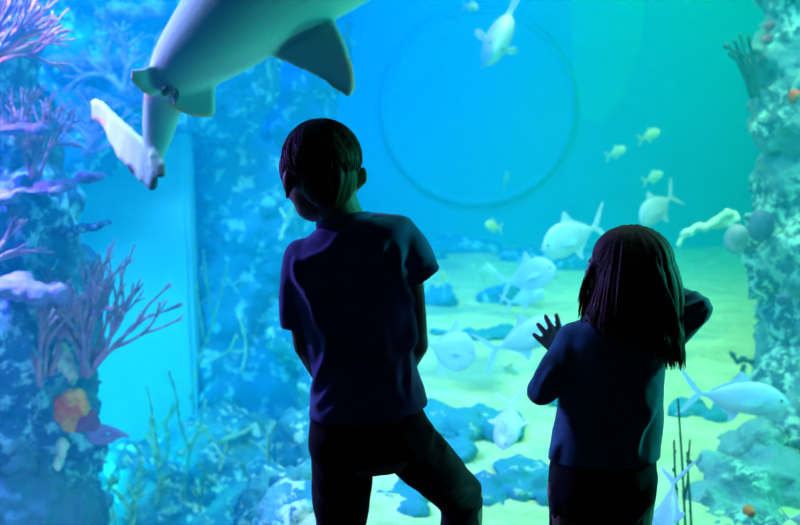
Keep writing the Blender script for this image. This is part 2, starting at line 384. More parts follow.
# --- branching corals
def fan(name, base, Y, L, a0, a1, levels, r0, m, label, cat='coral', group=None, seed=0, tips=None, spread=28, nst=7, tip_m=None, wob=.25, ydir=.12):
    """branching fan: stems from pixel base at depth Y, total length L px, spread over angles a0..a1 (deg, 0 = right, 90 = up)"""
    rnd = random.Random(seed); s = S(Y); bm = bmesh.new()
    c = P(base[0], base[1], Y)
    def grow(p, a, l, r, lev, yy):
        q = [p]; aa = a; k = 4
        for i in range(k):
            aa += rnd.uniform(-wob, wob)*.6
            q.append(q[-1] + Vector((math.cos(aa)*l/k, yy*l/k, math.sin(aa)*l/k)))
        tube(bm, q, [r*(1-.28*i/k) for i in range(k+1)], 6, 1)
        if lev > 0:
            n = 2 if rnd.random() < .75 else 3
            for j in range(n):
                da = math.radians(spread)*(j-(n-1)/2)*1.0 + rnd.uniform(-.16, .16)
                st = q[-1] if rnd.random() < .6 or j == 0 else q[-2]
                grow(st, aa + da, l*rnd.uniform(.62, .9), r*.72, lev-1, yy + rnd.uniform(-.3, .3))
    for i in range(nst):
        a = math.radians(a0 + (a1-a0)*(i+.5)/nst + rnd.uniform(-5, 5))
        o = Vector((rnd.uniform(-6, 6)*s, rnd.uniform(-.04, .04), rnd.uniform(-4, 4)*s))
        grow(c+o, a, L*s*.42*rnd.uniform(.8, 1.1), r0*s, levels, rnd.uniform(-ydir, ydir))
    ob = tag(link(name, bm_mesh(bm), m), label, cat, group)
    return ob
fan('sea_fan', (88, 374), 3.95, 100, 52, 112, 3, 3.0, M_purple, 'big purple branching sea fan above the orange sponge', seed=3, nst=13, spread=13)
fan('sea_fan', (46, 380), 3.9, 92, 72, 112, 2, 3.4, M_purple, 'stiff purple sea fan with few upright branches at left of the big one', seed=5, nst=4, spread=16)
fan('sea_fan', (-30, 84), 3.85, 104, 28, 58, 3, 3.4, M_pink, 'pink sea fan reaching in at the top left corner', seed=8, nst=6, spread=18)
fan('sea_fan', (34, 176), 4.0, 70, 50, 112, 3, 2.4, M_purple, 'faded violet sea fan above the mauve ledges', seed=9, nst=6, spread=26)
fan('sea_fan', (-14, 262), 3.85, 62, 14, 50, 2, 2.6, M_purple, 'dark wine sea fan low against the left frame edge under ledges', seed=10, nst=4, spread=18)
fan('sea_fan', (-10, 60), 3.8, 70, 30, 75, 3, 2.6, M_mauve, 'small lilac sea fan in the very top left corner', seed=14, nst=5, spread=20)
fan('sea_fan', (92, 152), 5.7, 60, 20, 150, 3, 3.6, M_mauve, 'far lilac coral bush left of the shark tail', seed=16, nst=7, spread=30)
fan('sea_fan', (126, 92), 5.75, 60, 20, 140, 3, 4.0, M_mauve, 'far lilac coral bush left of the shark fins', seed=17, nst=7, spread=30)

def ledge(px0, py0, px1, py1, Y, w, th, m, label, seed, group='mauve plate corals on the left reef'):
    """plate coral: lobed slab from the rock out to a tip"""
    a, b2 = P(px0, py0, Y), P(px1, py1, Y); d = b2-a; s = S(Y); rnd = random.Random(seed)
    bm = bmesh.new(); n = 6
    for i in range(n):
        t = i/(n-1); r = w*s*(1-.6*t)*rnd.uniform(.8, 1.15)
        ball(bm, a + d*t + Vector((0, rnd.uniform(-.04, .04), rnd.uniform(-3, 3)*s)), (max(r, d.length/n*.9), max(r, .06), th*s*rnd.uniform(.7, 1.1)), 12)
    me = remesh(bm, .012, 1)
    displace(me, lambda p: .02*noise.noise((p+Vector((seed, 0, 0)))*12) + .01*noise.noise(p*30))
    return tag(link('plate_coral', me, m), label, 'coral', group)
ledge(30, 190, 98, 178, 4.05, 11, 6, M_mauve, 'mauve plate coral sticking out over the pale wall below the shark tail', 1)
ledge(-20, 132, 46, 128, 3.9, 9, 5, M_mauve, 'mauve plate coral under the pink sea fan', 2)
ledge(0, 195, 60, 190, 3.9, 12, 6, M_mauve, 'grey mauve plate coral in front of the column below the violet fan', 3)
ledge(10, 285, 60, 296, 3.85, 22, 12, M_mauve, 'broad lilac plate coral left of the big purple fan', 4)
ledge(60, 232, 106, 224, 4.1, 9, 4, M_rock_b, 'small blue coral ledge poking out between the purple fan and plate', 5)

GF = 'far mauve plate corals on the reef arch'
ledge(60, 62, 118, 66, 5.9, 16, 9, M_mauve, 'far mauve plate coral on the arch beside the pink sea fan tips', 6, GF)
ledge(92, 96, 150, 104, 5.9, 14, 8, M_mauve, 'far mauve plate coral on the arch straight above the shark tail tip', 7, GF)
ledge(108, 14, 160, 8, 5.9, 16, 9, M_mauve, 'far mauve plate coral at the top edge left of the shark', 8, GF)
# orange sponge cluster with its plum neighbour
def lobes(name, items, Y, vox, m, label, cat='sponge', group=None, amp=.006):
    bm = bmesh.new(); s = S(Y)
    for px, py, rx, ry in items: ball(bm, P(px, py, Y-.01*((px*7+py*3) % 5)), (rx*s, min(rx, ry)*s*1.1, ry*s), 16)
    me = remesh(bm, vox, 2); displace(me, lambda p: amp*noise.noise(p*40)+amp*noise.noise(p*16))
    return tag(link(name, me, m), label, cat, group)
lobes('tube_sponge', [(61, 405, 8, 12), (70, 398, 9, 10), (80, 396, 7, 9), (67, 414, 8, 11), (76, 410, 8, 11), (84, 407, 6, 9), (59, 414, 5, 9), (70, 424, 10, 8)], 3.92, .007, M_orange, 'orange red lobed sponge on the left reef column')
lobes('tube_sponge', [(86, 420, 10, 9), (94, 424, 8, 8), (80, 426, 9, 7), (92, 416, 5, 6)], 3.94, .007, M_plum, 'plum coloured sponge tucked under the orange sponge')
bm = bmesh.new()
for q in ([(86, 428), (104, 428), (118, 432), (130, 437)], [(88, 434), (104, 438), (116, 437), (126, 434)], [(90, 438), (100, 441), (114, 440)]):
    tube(bm, [P(x, y, 3.95+.01*i) for i, (x, y) in enumerate(q)], [.022, .018, .012, .007][:len(q)], 8, 3)
tag(link('finger_coral', remesh(bm, .006, 1), M_mauve), 'short branched coral arm pointing right from under the sponges', 'coral')
lobes('tube_sponge', [(66, 364, 9, 12), (60, 350, 8, 9), (72, 376, 6, 8)], 4.0, .01, M_pale, 'pale lumpy sponge on the left reef column above the orange one', amp=.012)
lobes('tube_sponge', [(62, 448, 6, 12), (58, 462, 5, 9)], 3.95, .01, M_pale, 'pale narrow sponge on the left reef column below the orange one', amp=.01)

# green and yellow sea rods on the mound
def rods(base, Y, lst, r, m, label, seed, group='sea rods on the reef mound'):
    bm = bmesh.new(); s = S(Y); rnd = random.Random(seed)
    for q in lst:
        pts = [P(x, y, Y + rnd.uniform(-.05, .05)) for x, y in q]
        tube(bm, pts, [r*s*(1-.35*i/(len(pts)-1)) for i in range(len(pts))], 7, 4)
        for k in range(int(len(pts))):      # stubby polyps
            i = rnd.randrange(len(pts)-1); t = rnd.random(); c = pts[i].lerp(pts[i+1], t)
            ball(bm, c + Vector((rnd.uniform(-1, 1)*r*s, 0, 0)), r*s*rnd.uniform(.9, 1.5), 6)
    return tag(link('sea_rod', bm_mesh(bm), m), label, 'coral', group)
rods(0, 5.3, [[(168, 520), (160, 470), (155, 430), (150, 402), (146, 386)], [(156, 440), (148, 432), (144, 438)], [(158, 470), (168, 450), (166, 425), (174, 402)], [(155, 430), (170, 415), (180, 400)]], 1.6, M_green, 'tall green sea rod with yellow tips nearest the pale wall', 1)
rods(0, 5.3, [[(182, 520), (186, 480), (190, 450), (200, 425), (206, 398)], [(190, 450), (180, 424), (176, 396), (168, 370)], [(200, 425), (212, 440), (222, 444)]], 1.4, M_green, 'thin green sea rod forked high beside the tall one', 2)
rods(0, 5.4, [[(180, 456), (188, 446), (197, 434), (205, 428)], [(205, 428), (196, 424)], [(222, 440), (236, 436), (251, 428)]], 2.3, M_yel, 'pale yellow sea rod crossing in front of the mound', 3)
rods(0, 6.4, [[(190, 400), (196, 370), (205, 345), (214, 320), (222, 290), (228, 262)], [(205, 345), (198, 300), (196, 280)], [(214, 320), (206, 280), (203, 250)]], 1.2, M_green, 'slender far green sea rod climbing beside the pale wall edge', 4)
rods(0, 6.4, [[(242, 370), (246, 350), (243, 330), (238, 312)], [(246, 350), (238, 352), (230, 350), (222, 355), (200, 364)], [(230, 350), (237, 334)]], 1.4, M_yel, 'slender far yellow sea rod left of the boy\'s elbow', 5)
rods(0, 5.0, [[(104, 525), (102, 500), (98, 482)], [(102, 500), (110, 486), (112, 474)], [(110, 486), (118, 478)]], 3.0, M_green, 'short stout green sea rod at the foot of the left column', 6)
rods(0, 5.0, [[(132, 530), (128, 510), (122, 498), (112, 488)], [(128, 510), (134, 500), (146, 492)], [(104, 530), (112, 514)]], 2.6, M_yel, 'short yellow sea rod in the bottom left of the mound', 7)
rods(0, 6.6, [[(280, 240), (286, 220), (294, 204), (300, 192)], [(286, 220), (280, 208)]], 1.8, M_yel, 'small yellow sea rod beside the boy\'s chin', 8)
rods(0, 5.2, [[(262, 525), (258, 490), (268, 470), (266, 440)], [(258, 490), (246, 474), (240, 462)], [(268, 470), (278, 455)]], 1.9, M_green, 'green sea rod on the mound close to the boy\'s trousers', 9)

for k in range(16):
    rk = random.Random(100+k); bx_, by_ = rk.uniform(108, 300), rk.uniform(440, 528)
    q = [[(bx_, by_+14), (bx_+rk.uniform(-3, 3), by_), (bx_+rk.uniform(-8, 10), by_-rk.uniform(14, 30))]]
    q.append([q[0][1], (q[0][1][0]+rk.choice((-1, 1))*rk.uniform(7, 12), by_-rk.uniform(8, 16))])
    q.append([q[0][2], (q[0][2][0]+rk.uniform(-8, 8), q[0][2][1]-rk.uniform(5, 12))])
    rods(0, 5.15 - (by_-440)/90*.35, q, rk.uniform(1.2, 2.2), M_yel if k % 3 else M_green, 'small forked yellow green sea rod twig among the mound rocks', 200+k, 'small sea rod twigs')
# right side growths
rods(0, 4.95, [[(752, 98), (746, 80), (738, 62), (729, 46)], [(754, 98), (750, 72), (744, 50), (740, 34)], [(760, 98), (756, 75), (752, 55), (748, 36)], [(748, 84), (742, 60), (734, 40)]], 2.4, M_kelp, 'tuft of dark upright rods high on the right reef column', 10, 'growths on the right reef column')
rods(0, 3.3, [[(686, 540), (684, 500), (682, 460), (680, 430), (678, 398)], [(692, 540), (690, 500), (688, 470), (690, 440)], [(678, 540), (677, 500), (675, 470), (674, 440)], [(684, 500), (688, 478), (687, 452)]], 1.6, M_kelp, 'dark upright weed stalks growing on sand behind the girl\'s right side', 11, 'weed stalks')
rods(0, 4.9, [[(742, 358), (738, 362), (730, 352)], [(744, 366), (742, 374), (746, 380)], [(742, 358), (750, 362)]], 2.6, M_kelp, 'little dark sprig above the back of the large fish at right', 12, 'weed stalks')
bm = bmesh.new()
tube(bm, [P(x, y, 4.8) for x, y in [(677, 246), (683, 236), (694, 229), (708, 226), (720, 222), (730, 216), (738, 220)]], [.012, .016, .02, .022, .03, .028, .02], 8, 3)
for x, y, r in [(722, 217, 5), (728, 213, 5), (716, 223, 5), (735, 219, 5), (700, 227, 4), (730, 224, 4), (690, 232, 3.5)]: ball(bm, P(x, y, 4.78), r*S(4.8), 10)
me = remesh(bm, .01, 1); displace(me, lambda p: .012*noise.noise(p*30))
tag(link('branch_coral', me, M_pale), 'pale arching coral branch reaching left from the right reef', 'coral')
def disc(px, py, rx, ry, Y, m, label, name='disc_sponge'):
    bm = bmesh.new(); s = S(Y)
    ball(bm, P(px, py, Y), (rx*s, .03, ry*s), 20); ball(bm, P(px+2, py-3, Y-.01), (rx*s*.8, .035, ry*s*.7), 16)
    me = remesh(bm, .01, 1); displace(me, lambda p: .012*noise.noise(p*16))
    return tag(link(name, me, m), label, 'sponge', 'disc sponges on the right reef')
disc(736, 238, 12, 16, 4.72, M_greysp, 'grey mauve round disc sponge at the root of the arching branch')
disc(761, 226, 14, 17, 4.78, M_slate, 'slate blue round disc sponge right behind the grey one')
disc(770, 27, 4.5, 4.5, 4.72, M_plum, 'small brick red knob high on the right reef, above another', 'knob_sponge')
disc(767, 40, 5, 4, 4.72, M_plum, 'small dull red knob just under the topmost red knob', 'knob_sponge')
disc(793, 98, 4, 7, 4.4, M_orange, 'small orange knob on the right reef near the frame edge', 'knob_sponge')
disc(748, 513, 6, 5, 3.42, M_orange, 'small orange knob low on the teal reef mound', 'knob_sponge')
disc(783, 300, 7, 6, 4.38, M_slate, 'slate knob on the right reef halfway down', 'knob_sponge')
# ================================================================== fish
M_silver = mat('silver_fish_skin', (.60, .62, .95), .35, .6, (.74, .76, .98), 9, 3, bump=.05, bscale=60)
M_fin = mat('pale_fish_fin', (.66, .66, .98), .5, .4, (.74, .74, 1), 30)
M_yfish = mat('yellow_green_fish_skin', (.70, .80, .42), .45, .5, (.8, .86, .55), 20)
M_yfin = mat('yellow_fish_fin', (.72, .76, .30), .5, .4, (.8, .82, .4), 30)
M_eye = mat('fish_eye', (.01, .01, .015), .15, .6, (.015, .015, .02), 20)
PROF = [(0, .0, .006), (.03, -.004, .055), (.10, .002, .13), (.2, .01, .185), (.32, .014, .212), (.45, .012, .205), (.58, .006, .172), (.70, .0, .118), (.80, -.002, .062), (.88, -.001, .032), (.94, 0, .028)]
def plate_strip(bm, A, B, nrm, th):
    nrm = Vector(nrm).normalized()*th/2
    rows = [[bm.verts.new(a+nrm), bm.verts.new(b+nrm), bm.verts.new(b-nrm), bm.verts.new(a-nrm)] for a, b in zip(A, B)]
    for r, q in zip(rows, rows[1:]):
        for k in range(4): bm.faces.new((r[k], r[(k+1) % 4], q[(k+1) % 4], q[k]))
    bm.faces.new(rows[0][::-1]); bm.faces.new(rows[-1])
def fish(nose, Yn, tail, Yt, label, roll=0, h=1.0, thick=.36, mb=None, mf=None, seed=0, flip=1, group='silver fish over the sand', cat='fish', bend=0):
    a, t = P(*nose, Yn), P(*tail, Yt); ax = (t-a); L = ax.length; ax.normalize()      # head to tail
    up = Vector((0, sp_, cp))*flip; up = (up - ax*up.dot(ax)); 
    if up.length < .2: up = Vector((1, 0, 0)) - ax*ax.x
    up.normalize(); up = Matrix.Rotation(math.radians(roll), 3, ax) @ up
    side = ax.cross(up).normalized()
    rnd = random.Random(seed)
    def W(x, y, z=0):   # along, up, side in body lengths
        return a + ax*(L*x) + up*(L*y) + side*(L*(z + bend*max(0, x-.4)**2))
    mb = mb or M_silver; mf = mf or M_fin
    q = catmull([np.array(p) for p in PROF], 3); bm = bmesh.new()
    rings = []
    for x, c, r in q:
        r = max(r, .004); tk = r*thick*(1 if x < .75 else .8)
        rings.append([W(x, c + r*h*math.cos(b), tk*math.sin(b)) for b in [2*PI*k/24 for k in range(24)]])
    skin(bm, rings)
    for sgn in (1, -1):     # gill cover ridge
        tube(bm, [W(.20+.02*math.cos(v), .02+.12*h*math.sin(v), sgn*.19*thick*(1-.25*abs(math.sin(v)))) for v in (-1.1, -.5, 0, .5, 1.1)], [.004*L, .007*L, .008*L, .007*L, .004*L], 6, 2)
    o = tag(link('silver_fish' if mb is M_silver else 'small_fish', bm_mesh(bm), mb), label, cat, group)
    def fin(name, pts, th=.012, sd=0, m=None):
        bm = bmesh.new()
        pp = [W(x, y, sd + (z if sd == 0 else 0)) for x, y, z in [(*p, 0)[:3] for p in pts]]
        n = side
        plate(bm, pp, n, th*L)
        return link(name, bm_mesh(bm), m or mf, o, False)
    bm = bmesh.new()
    for g in (1, -1):
        up_e = [(.91, .028*h), (.95, .055), (1.01, .125), (1.09, .205), (1.16, .265), (1.20, .285)]
        lo_e = [(.91, -.004), (.97, -.004), (1.02, .03), (1.07, .10), (1.13, .19), (1.195, .275)]
        plate_strip(bm, [W(x, g*y) for x, y in up_e], [W(x, g*y) for x, y in lo_e], side, .012*L)
    link('tail_fin', bm_mesh(bm), mf, o, False)
    fin('dorsal_fin', [(.40, .20*h), (.46, .30*h), (.50, .345*h), (.535, .33*h), (.545, .255*h), (.62, .20*h), (.74, .13*h), (.84, .062*h), (.80, .045*h), (.6, .13*h)])
    fin('anal_fin', [(.50, -.17*h), (.55, -.27*h), (.60, -.32*h), (.625, -.30*h), (.625, -.225*h), (.70, -.15*h), (.78, -.09*h), (.84, -.06*h), (.80, -.045*h), (.6, -.12*h)])
    for sg in (1, -1):
        bm = bmesh.new(); s0 = sg*.21*thick
        pts = [W(.26, .0, s0), W(.30, .03, s0*1.2), (W(.40, .02, s0*1.6)), W(.50, -.03, s0*1.9), W(.45, -.06, s0*1.8), W(.34, -.06, s0*1.4), W(.27, -.04, s0)]
        plate(bm, pts, side, .008*L); link('pectoral_fin', bm_mesh(bm), mf, o, False)
        bm = bmesh.new(); ball(bm, W(.085, .03*h, sg*.105*thick), (.015*L,)*3, 12); link('eye', bm_mesh(bm), M_eye, o)
    return o
# nose px, depth, tail-base px, depth
fish((542, 250), 4.9, (598, 226), 5.1, 'large silver fish just above the girl\'s head, facing left', h=1.05, seed=1)
fish((556, 268), 5.4, (506, 284), 5.6, 'silver fish overlapping behind the large one left of the girl, facing right', h=1.2, seed=2)
fish((545, 292), 6.2, (508, 303), 6.3, 'faint silver fish under the overlapping pair', h=.9, seed=3, mb=M_silver)
fish((566, 324), 4.6, (492, 350), 4.7, 'silver fish behind the girl\'s raised fingers, tail to the left', h=.88, seed=4)
fish((476, 357), 4.85, (426, 344), 4.95, 'silver fish between the boy and girl, deep bodied with rounded head', h=1.75, seed=5, roll=8)
fish((504, 450), 3.55, (510, 400), 3.75, 'silver fish swimming head down left of the girl\'s elbow', h=1.05, seed=6, roll=80)
fish((790, 404), 3.75, (694, 393), 3.9, 'big silver fish at the lower right, tail near the girl', h=.86, seed=7, roll=0)
fish((655, 560), 3.0, (675, 478), 3.2, 'pale fish seen from behind beside the girl\'s right hip, head down', h=.85, seed=8, roll=60)
fish((640, 222), 6.2, (672, 196), 6.4, 'silver fish high behind the girl\'s head, heading down left', h=1.05, seed=9, roll=-10)
fish((494, 52), 5.4, (502, 24), 5.9, 'lone silver fish near the top of the round porthole, head towards the viewer', h=1.3, thick=.6, seed=10, roll=30)
fish((824, 524), 3.15, (786, 518), 3.2, 'pale fish cut off by the bottom right corner', h=.9, seed=11)
G2 = 'small yellow green fish in open water'
fish((660, 131), 6.6, (641, 139), 6.7, 'uppermost small yellow green fish at right of the porthole', mb=M_yfish, mf=M_yfin, seed=12, group=G2)
fish((626, 148), 6.9, (608, 156), 7.0, 'small yellow green fish just left and below the uppermost', mb=M_yfish, mf=M_yfin, seed=13, group=G2)
fish((663, 173), 6.8, (645, 181), 6.9, 'small yellow green fish directly above the silver fish', mb=M_yfish, mf=M_yfin, seed=14, group=G2)
fish((485, 224), 6.5, (500, 228), 6.6, 'small yellow green fish alone in blue water between the heads', mb=M_yfish, mf=M_yfin, seed=15, group=G2)
fish((496, 272), 6.4, (475, 272), 6.6, 'small yellow green fish beside the boy, tail towards him', mb=M_yfish, mf=M_yfin, seed=16, group=G2)
fish((442, 270), 5.8, (444, 288), 5.9, 'slim yellow green fish pointing up close to the boy\'s sleeve', mb=M_yfish, mf=M_yfin, seed=17, group=G2, h=.8)
fish((546, 296), 6.6, (526, 302), 6.7, 'small yellow green fish over the sand beside the girl\'s cheek', mb=M_yfish, mf=M_yfin, seed=18, group=G2)
fish((520, 374), 4.7, (500, 366), 4.75, 'small yellow green fish under the fish behind the fingers', mb=M_yfish, mf=M_yfin, seed=19, group=G2)
fish((508, 172), 8.0, (504, 184), 8.1, 'tiny yellow green fish at the lower rim of the porthole', mb=M_yfish, mf=M_yfin, seed=20, group=G2)
fish((478, 8), 7.0, (465, 6), 7.1, 'tiny yellow green fish at the top edge above the porthole', mb=M_yfish, mf=M_yfin, seed=21, group=G2)

# ================================================================== shark
M_shark = mat('shark_skin', (.62, .62, .62), .55, .35, (.60, .62, .60), 5, 4, .35, .65, bump=.08, bscale=90)
M_rust = mat('shark_fin_edge', (.80, .46, .34), .6, .3, (.85, .52, .40), 12)
M_slit = mat('shark_dark', (.05, .05, .05), .6, .3, (.08, .07, .07), 12)
YS = 3.25
def build_shark():
    bm = bmesh.new()
    sect = [(156, 176, YS-.03, 4), (155, 160, YS-.02, 8), (157, 140, YS, 14), (161, 116, YS+.01, 18), (167, 92, YS, 22), (183, 66, YS-.02, 32), (219, 31, YS-.03, 46), (271, -18, YS-.04, 60), (340, -76, YS-.06, 74), (420, -146, YS-.1, 76), (495, -210, YS-.15, 60), (552, -262, YS-.2, 36), (585, -290, YS-.22, 12)]
    q = catmull([np.array([*P(x, y, Y), r*S(Y)]) for x, y, Y, r in sect], 5)
    ps = [Vector(a[:3]) for a in q]; rings = []
    for i, p in enumerate(ps):
        t = (ps[min(i+1, len(ps)-1)]-ps[max(i-1, 0)]).normalized()
        ax = Vector((0, 1, 0)); ax = (ax - t*ax.dot(t)).normalized(); ay = t.cross(ax)
        r = max(.003, q[i][3]); rings.append(ringpts(p, ay, ax, r, r*(.80 if i > 20 else .62), 28))
    skin(bm, rings)
    def fin(pts, th, nrm=(0, 1, 0)):
        plate(bm, [P(x, y, Y) for x, y, Y in pts], nrm, th)
    Y = YS-.03
    # pectoral, pelvic pair, caudal
    fin([(262, 50, Y), (276, 57, Y-.02), (300, 68, Y-.06), (322, 78, Y-.1), (340, 92, Y-.13), (350, 97, Y-.14), (355, 90, Y-.14), (354, 72, Y-.12), (347, 48, Y-.09), (336, 24, Y-.05), (322, 10, Y-.02), (270, 20, Y)], .035, (.15, 1, .2))
    fin([(176, 40, Y), (160, 62, Y-.02), (146, 68, Y-.05), (132, 70, Y-.07), (129, 75, Y-.08), (133, 83, Y-.08), (141, 92, Y-.07), (150, 97, Y-.05), (158, 94, Y-.03), (176, 84, Y-.01)], .03, (.2, 1, -.3))
    fin([(178, 86, Y-.02), (172, 100, Y-.03), (174, 107, Y-.03), (182, 113, Y-.02), (196, 117, Y-.01), (212, 118, Y), (216, 112, Y), (215, 98, Y), (216, 84, Y), (208, 74, Y)], .03, (0, 1, 0))
    # second pair and back fins, beyond the frame
    fin([(300, -50, Y+.05), (240, -60, Y+.1), (190, -78, Y+.16), (180, -96, Y+.18), (230, -100, Y+.12), (330, -110, Y+.02)], .035, (0, 1, .4))
    fin([(300, -60, Y+.1), (290, -30, Y+.3), (270, -20, Y+.42), (262, -40, Y+.42), (250, -30, Y+.3), (262, 0, Y+.1)], .03, (.7, 0, .7))
    # lower tail blade, upper tail blade
    fin([(150, 150, YS-.03), (149, 165, YS-.04), (154, 176, YS-.06), (161, 179, YS-.07), (167, 176, YS-.06), (166, 166, YS-.05), (162, 152, YS-.02)], .026, (0, 1, 0))
    Z = YS+.03; K = 2.3
    fin([(152, 192, Z-.03), (157, 188, Z-.03), (159, 172, Z-.02), (154, 152, Z), (146, 141, Z+K*.01), (130, 127, Z+K*.03), (112, 111, Z+K*.06), (102, 101, Z+K*.08), (96, 98, Z+K*.09), (92, 101, Z+K*.10), (93, 108, Z+K*.09), (91, 117, Z+K*.09), (94, 121, Z+K*.09), (103, 122, Z+K*.08), (107, 131, Z+K*.07), (112, 145, Z+K*.05), (121, 160, Z+K*.03), (129, 168, Z+K*.02), (133, 174, Z+K*.01), (142, 183, Z-.01), (149, 189, Z-.02)], .022, (.7, .7, 0))
    me = remesh(bm, .009, 5, .5)
    me.materials.append(M_shark)
    co = get_co(me); px, py = to_px(co)
    # rust-coloured fin margins and dusky tail tips
    segs = [((129, 75), (146, 96), 5, 1), ((172, 104), (190, 116), 4, 1), ((190, 116), (216, 117), 4, 1), ((350, 97), (322, 80), 4.5, 1), ((322, 80), (276, 58), 3, 1), ((355, 92), (350, 60), 3.0, 1),
            ((91, 117), (104, 122), 3, 1), ((160, 180), (160, 168), 5, 2), ((152, 191), (155, 180), 5, 2), ((132, 172), (129, 167), 4, 2)]
    rust, dusk = np.zeros(len(co)), np.zeros(len(co))
    for (a, b, w, mi) in segs:
        ab = np.array([b[0]-a[0], b[1]-a[1]], float); t = np.clip(((px-a[0])*ab[0]+(py-a[1])*ab[1])/(ab@ab), 0, 1)
        d = np.hypot(px-(a[0]+t*ab[0]), py-(a[1]+t*ab[1])); v = np.clip(1.4-d/w, 0, 1)
        if mi == 1: rust = np.maximum(rust, v)
        else: dusk = np.maximum(dusk, v)
    at = me.color_attributes.new('markings', 'FLOAT_COLOR', 'POINT')
    buf = np.ones((len(co), 4), np.float32); buf[:, 0] = rust; buf[:, 1] = dusk; buf[:, 2] = 0
    at.data.foreach_set('color', buf.ravel())
    nt = M_shark.node_tree; N = nt.nodes; pb = N['Principled BSDF']; src = pb.inputs['Base Color'].links[0].from_socket
    ca = N.new('ShaderNodeVertexColor'); ca.layer_name = 'markings'; sx = N.new('ShaderNodeSeparateColor'); nt.links.new(ca.outputs[0], sx.inputs[0])
    for ch, colr in ((0, (.85, .42, .26, 1)), (1, (.04, .04, .045, 1))):
        mx = N.new('ShaderNodeMix'); mx.data_type = 'RGBA'; nt.links.new(sx.outputs[ch], mx.inputs[0]); nt.links.new(src, mx.inputs[6]); mx.inputs[7].default_value = colr; src = mx.outputs[2]
    nt.links.new(src, pb.inputs['Base Color'])
    # body curved folds: belly crease and vent
    o = link('shark', me, None)
    tag(o, 'large grey shark gliding overhead at top left, belly and fins to the viewer', 'shark')
    for (x, y, rx, ry) in ((165, 91, 3.6, 5.0), (176, 95, 3.0, 6.0)):
        b = bmesh.new(); s = S(YS-.09); c = P(x, y, YS-.085)
        ball(b, c, (rx*s, .02, ry*s), 14); link('clasper', bm_mesh(b), M_slit, o)
    return o
shark = build_shark()
# ================================================================== children
M_skin = mat('skin', (.62, .36, .26), .5, .4, (.68, .40, .29), 8)
M_white = mat('eye_white', (.75, .75, .75), .2, .6, (.8, .8, .8), 20)
M_iris = mat('eye_iris', (.05, .03, .02), .15, .6, (.07, .04, .02), 20)
M_lip = mat('lips', (.50, .20, .18), .45, .4, (.55, .22, .2), 20)
M_tee = mat('slate_blue_jersey', (.12, .17, .48), .85, .2, (.15, .20, .52), 60, bump=.15, bscale=500, sheen=.35)
M_trou = mat('black_twill', (.012, .013, .018), .85, .2, (.018, .018, .024), 60, bump=.15, bscale=500, sheen=.08)
M_top = mat('blue_grey_jersey', (.05, .24, .36), .85, .2, (.06, .28, .40), 60, bump=.15, bscale=500, sheen=.35)
M_jean = mat('black_denim', (.012, .014, .022), .85, .2, (.02, .022, .03), 60, bump=.2, bscale=400, sheen=.08)
M_hair_b = mat('light_brown_hair', (.10, .06, .03), .42, .3, (.15, .095, .05), 60)
M_hair_g = mat('brown_hair', (.13, .06, .04), .38, .3, (.21, .105, .065), 60)
for m_ in (M_hair_b, M_hair_g): m_.node_tree.nodes['Principled BSDF'].inputs['Roughness'].default_value = .62
M_shoe = mat('dark_shoe', (.03, .03, .035), .6, .3, (.04, .04, .045), 30)
M_sole = mat('pale_sole', (.5, .5, .5), .7, .3, (.55, .55, .55), 30)

def head_parts(bm, c, yaw, pitch, roll, k=1.0, ear=.0):
    """head facing +Y before rotation; k scales"""
    M = Matrix.Translation(c) @ Matrix.Rotation(yaw, 4, 'Z') @ Matrix.Rotation(pitch, 4, 'X') @ Matrix.Rotation(roll, 4, 'Y') @ Matrix.Scale(k, 4)
    B = lambda p, r, s=16: ball(bm, p, r, s, M)
    B((0, -.008, .018), (.070, .084, .072), 24)          # cranium
    B((0, .030, -.030), (.056, .050, .068), 22)          # face
    B((0, .046, .018), (.052, .032, .036))               # forehead
    B((0, .050, -.074), (.026, .026, .026)); B((0, .030, -.068), (.046, .044, .034))   # chin, jaw
    for s in (1, -1):
        er = ear if s > 0 else 0
        B((s*.034, .050, -.034), (.024, .024, .026))     # cheek
        B((s*.026, .070, .010), (.020, .009, .006), 10)  # brow
        B((s*(.071+er*.6), -.006, -.018), (.011, .015, .024), 14)    # ear
        B((s*(.074+er*1.3), -.014, -.012), (.008, .013, .020), 12)
        B((s*.072, .0, -.044), (.005, .008, .009), 10)
    B((0, .079, -.014), (.008, .010, .020), 10); B((0, .087, -.026), (.010, .010, .009), 10)   # nose
    for s in (1, -1): B((s*.009, .081, -.028), (.007, .008, .007), 8)
    B((0, .075, -.050), (.020, .009, .005), 12); B((0, .074, -.058), (.016, .008, .006), 12)   # lips
    return M
def eyes(bm, M):
    for s in (1, -1):
        ball(bm, (s*.027, .066, -.004), (.013, .013, .011), 14, M)
def irises(bm, M):
    for s in (1, -1): ball(bm, (s*.027, .0745, -.004), (.006, .006, .006), 10, M)

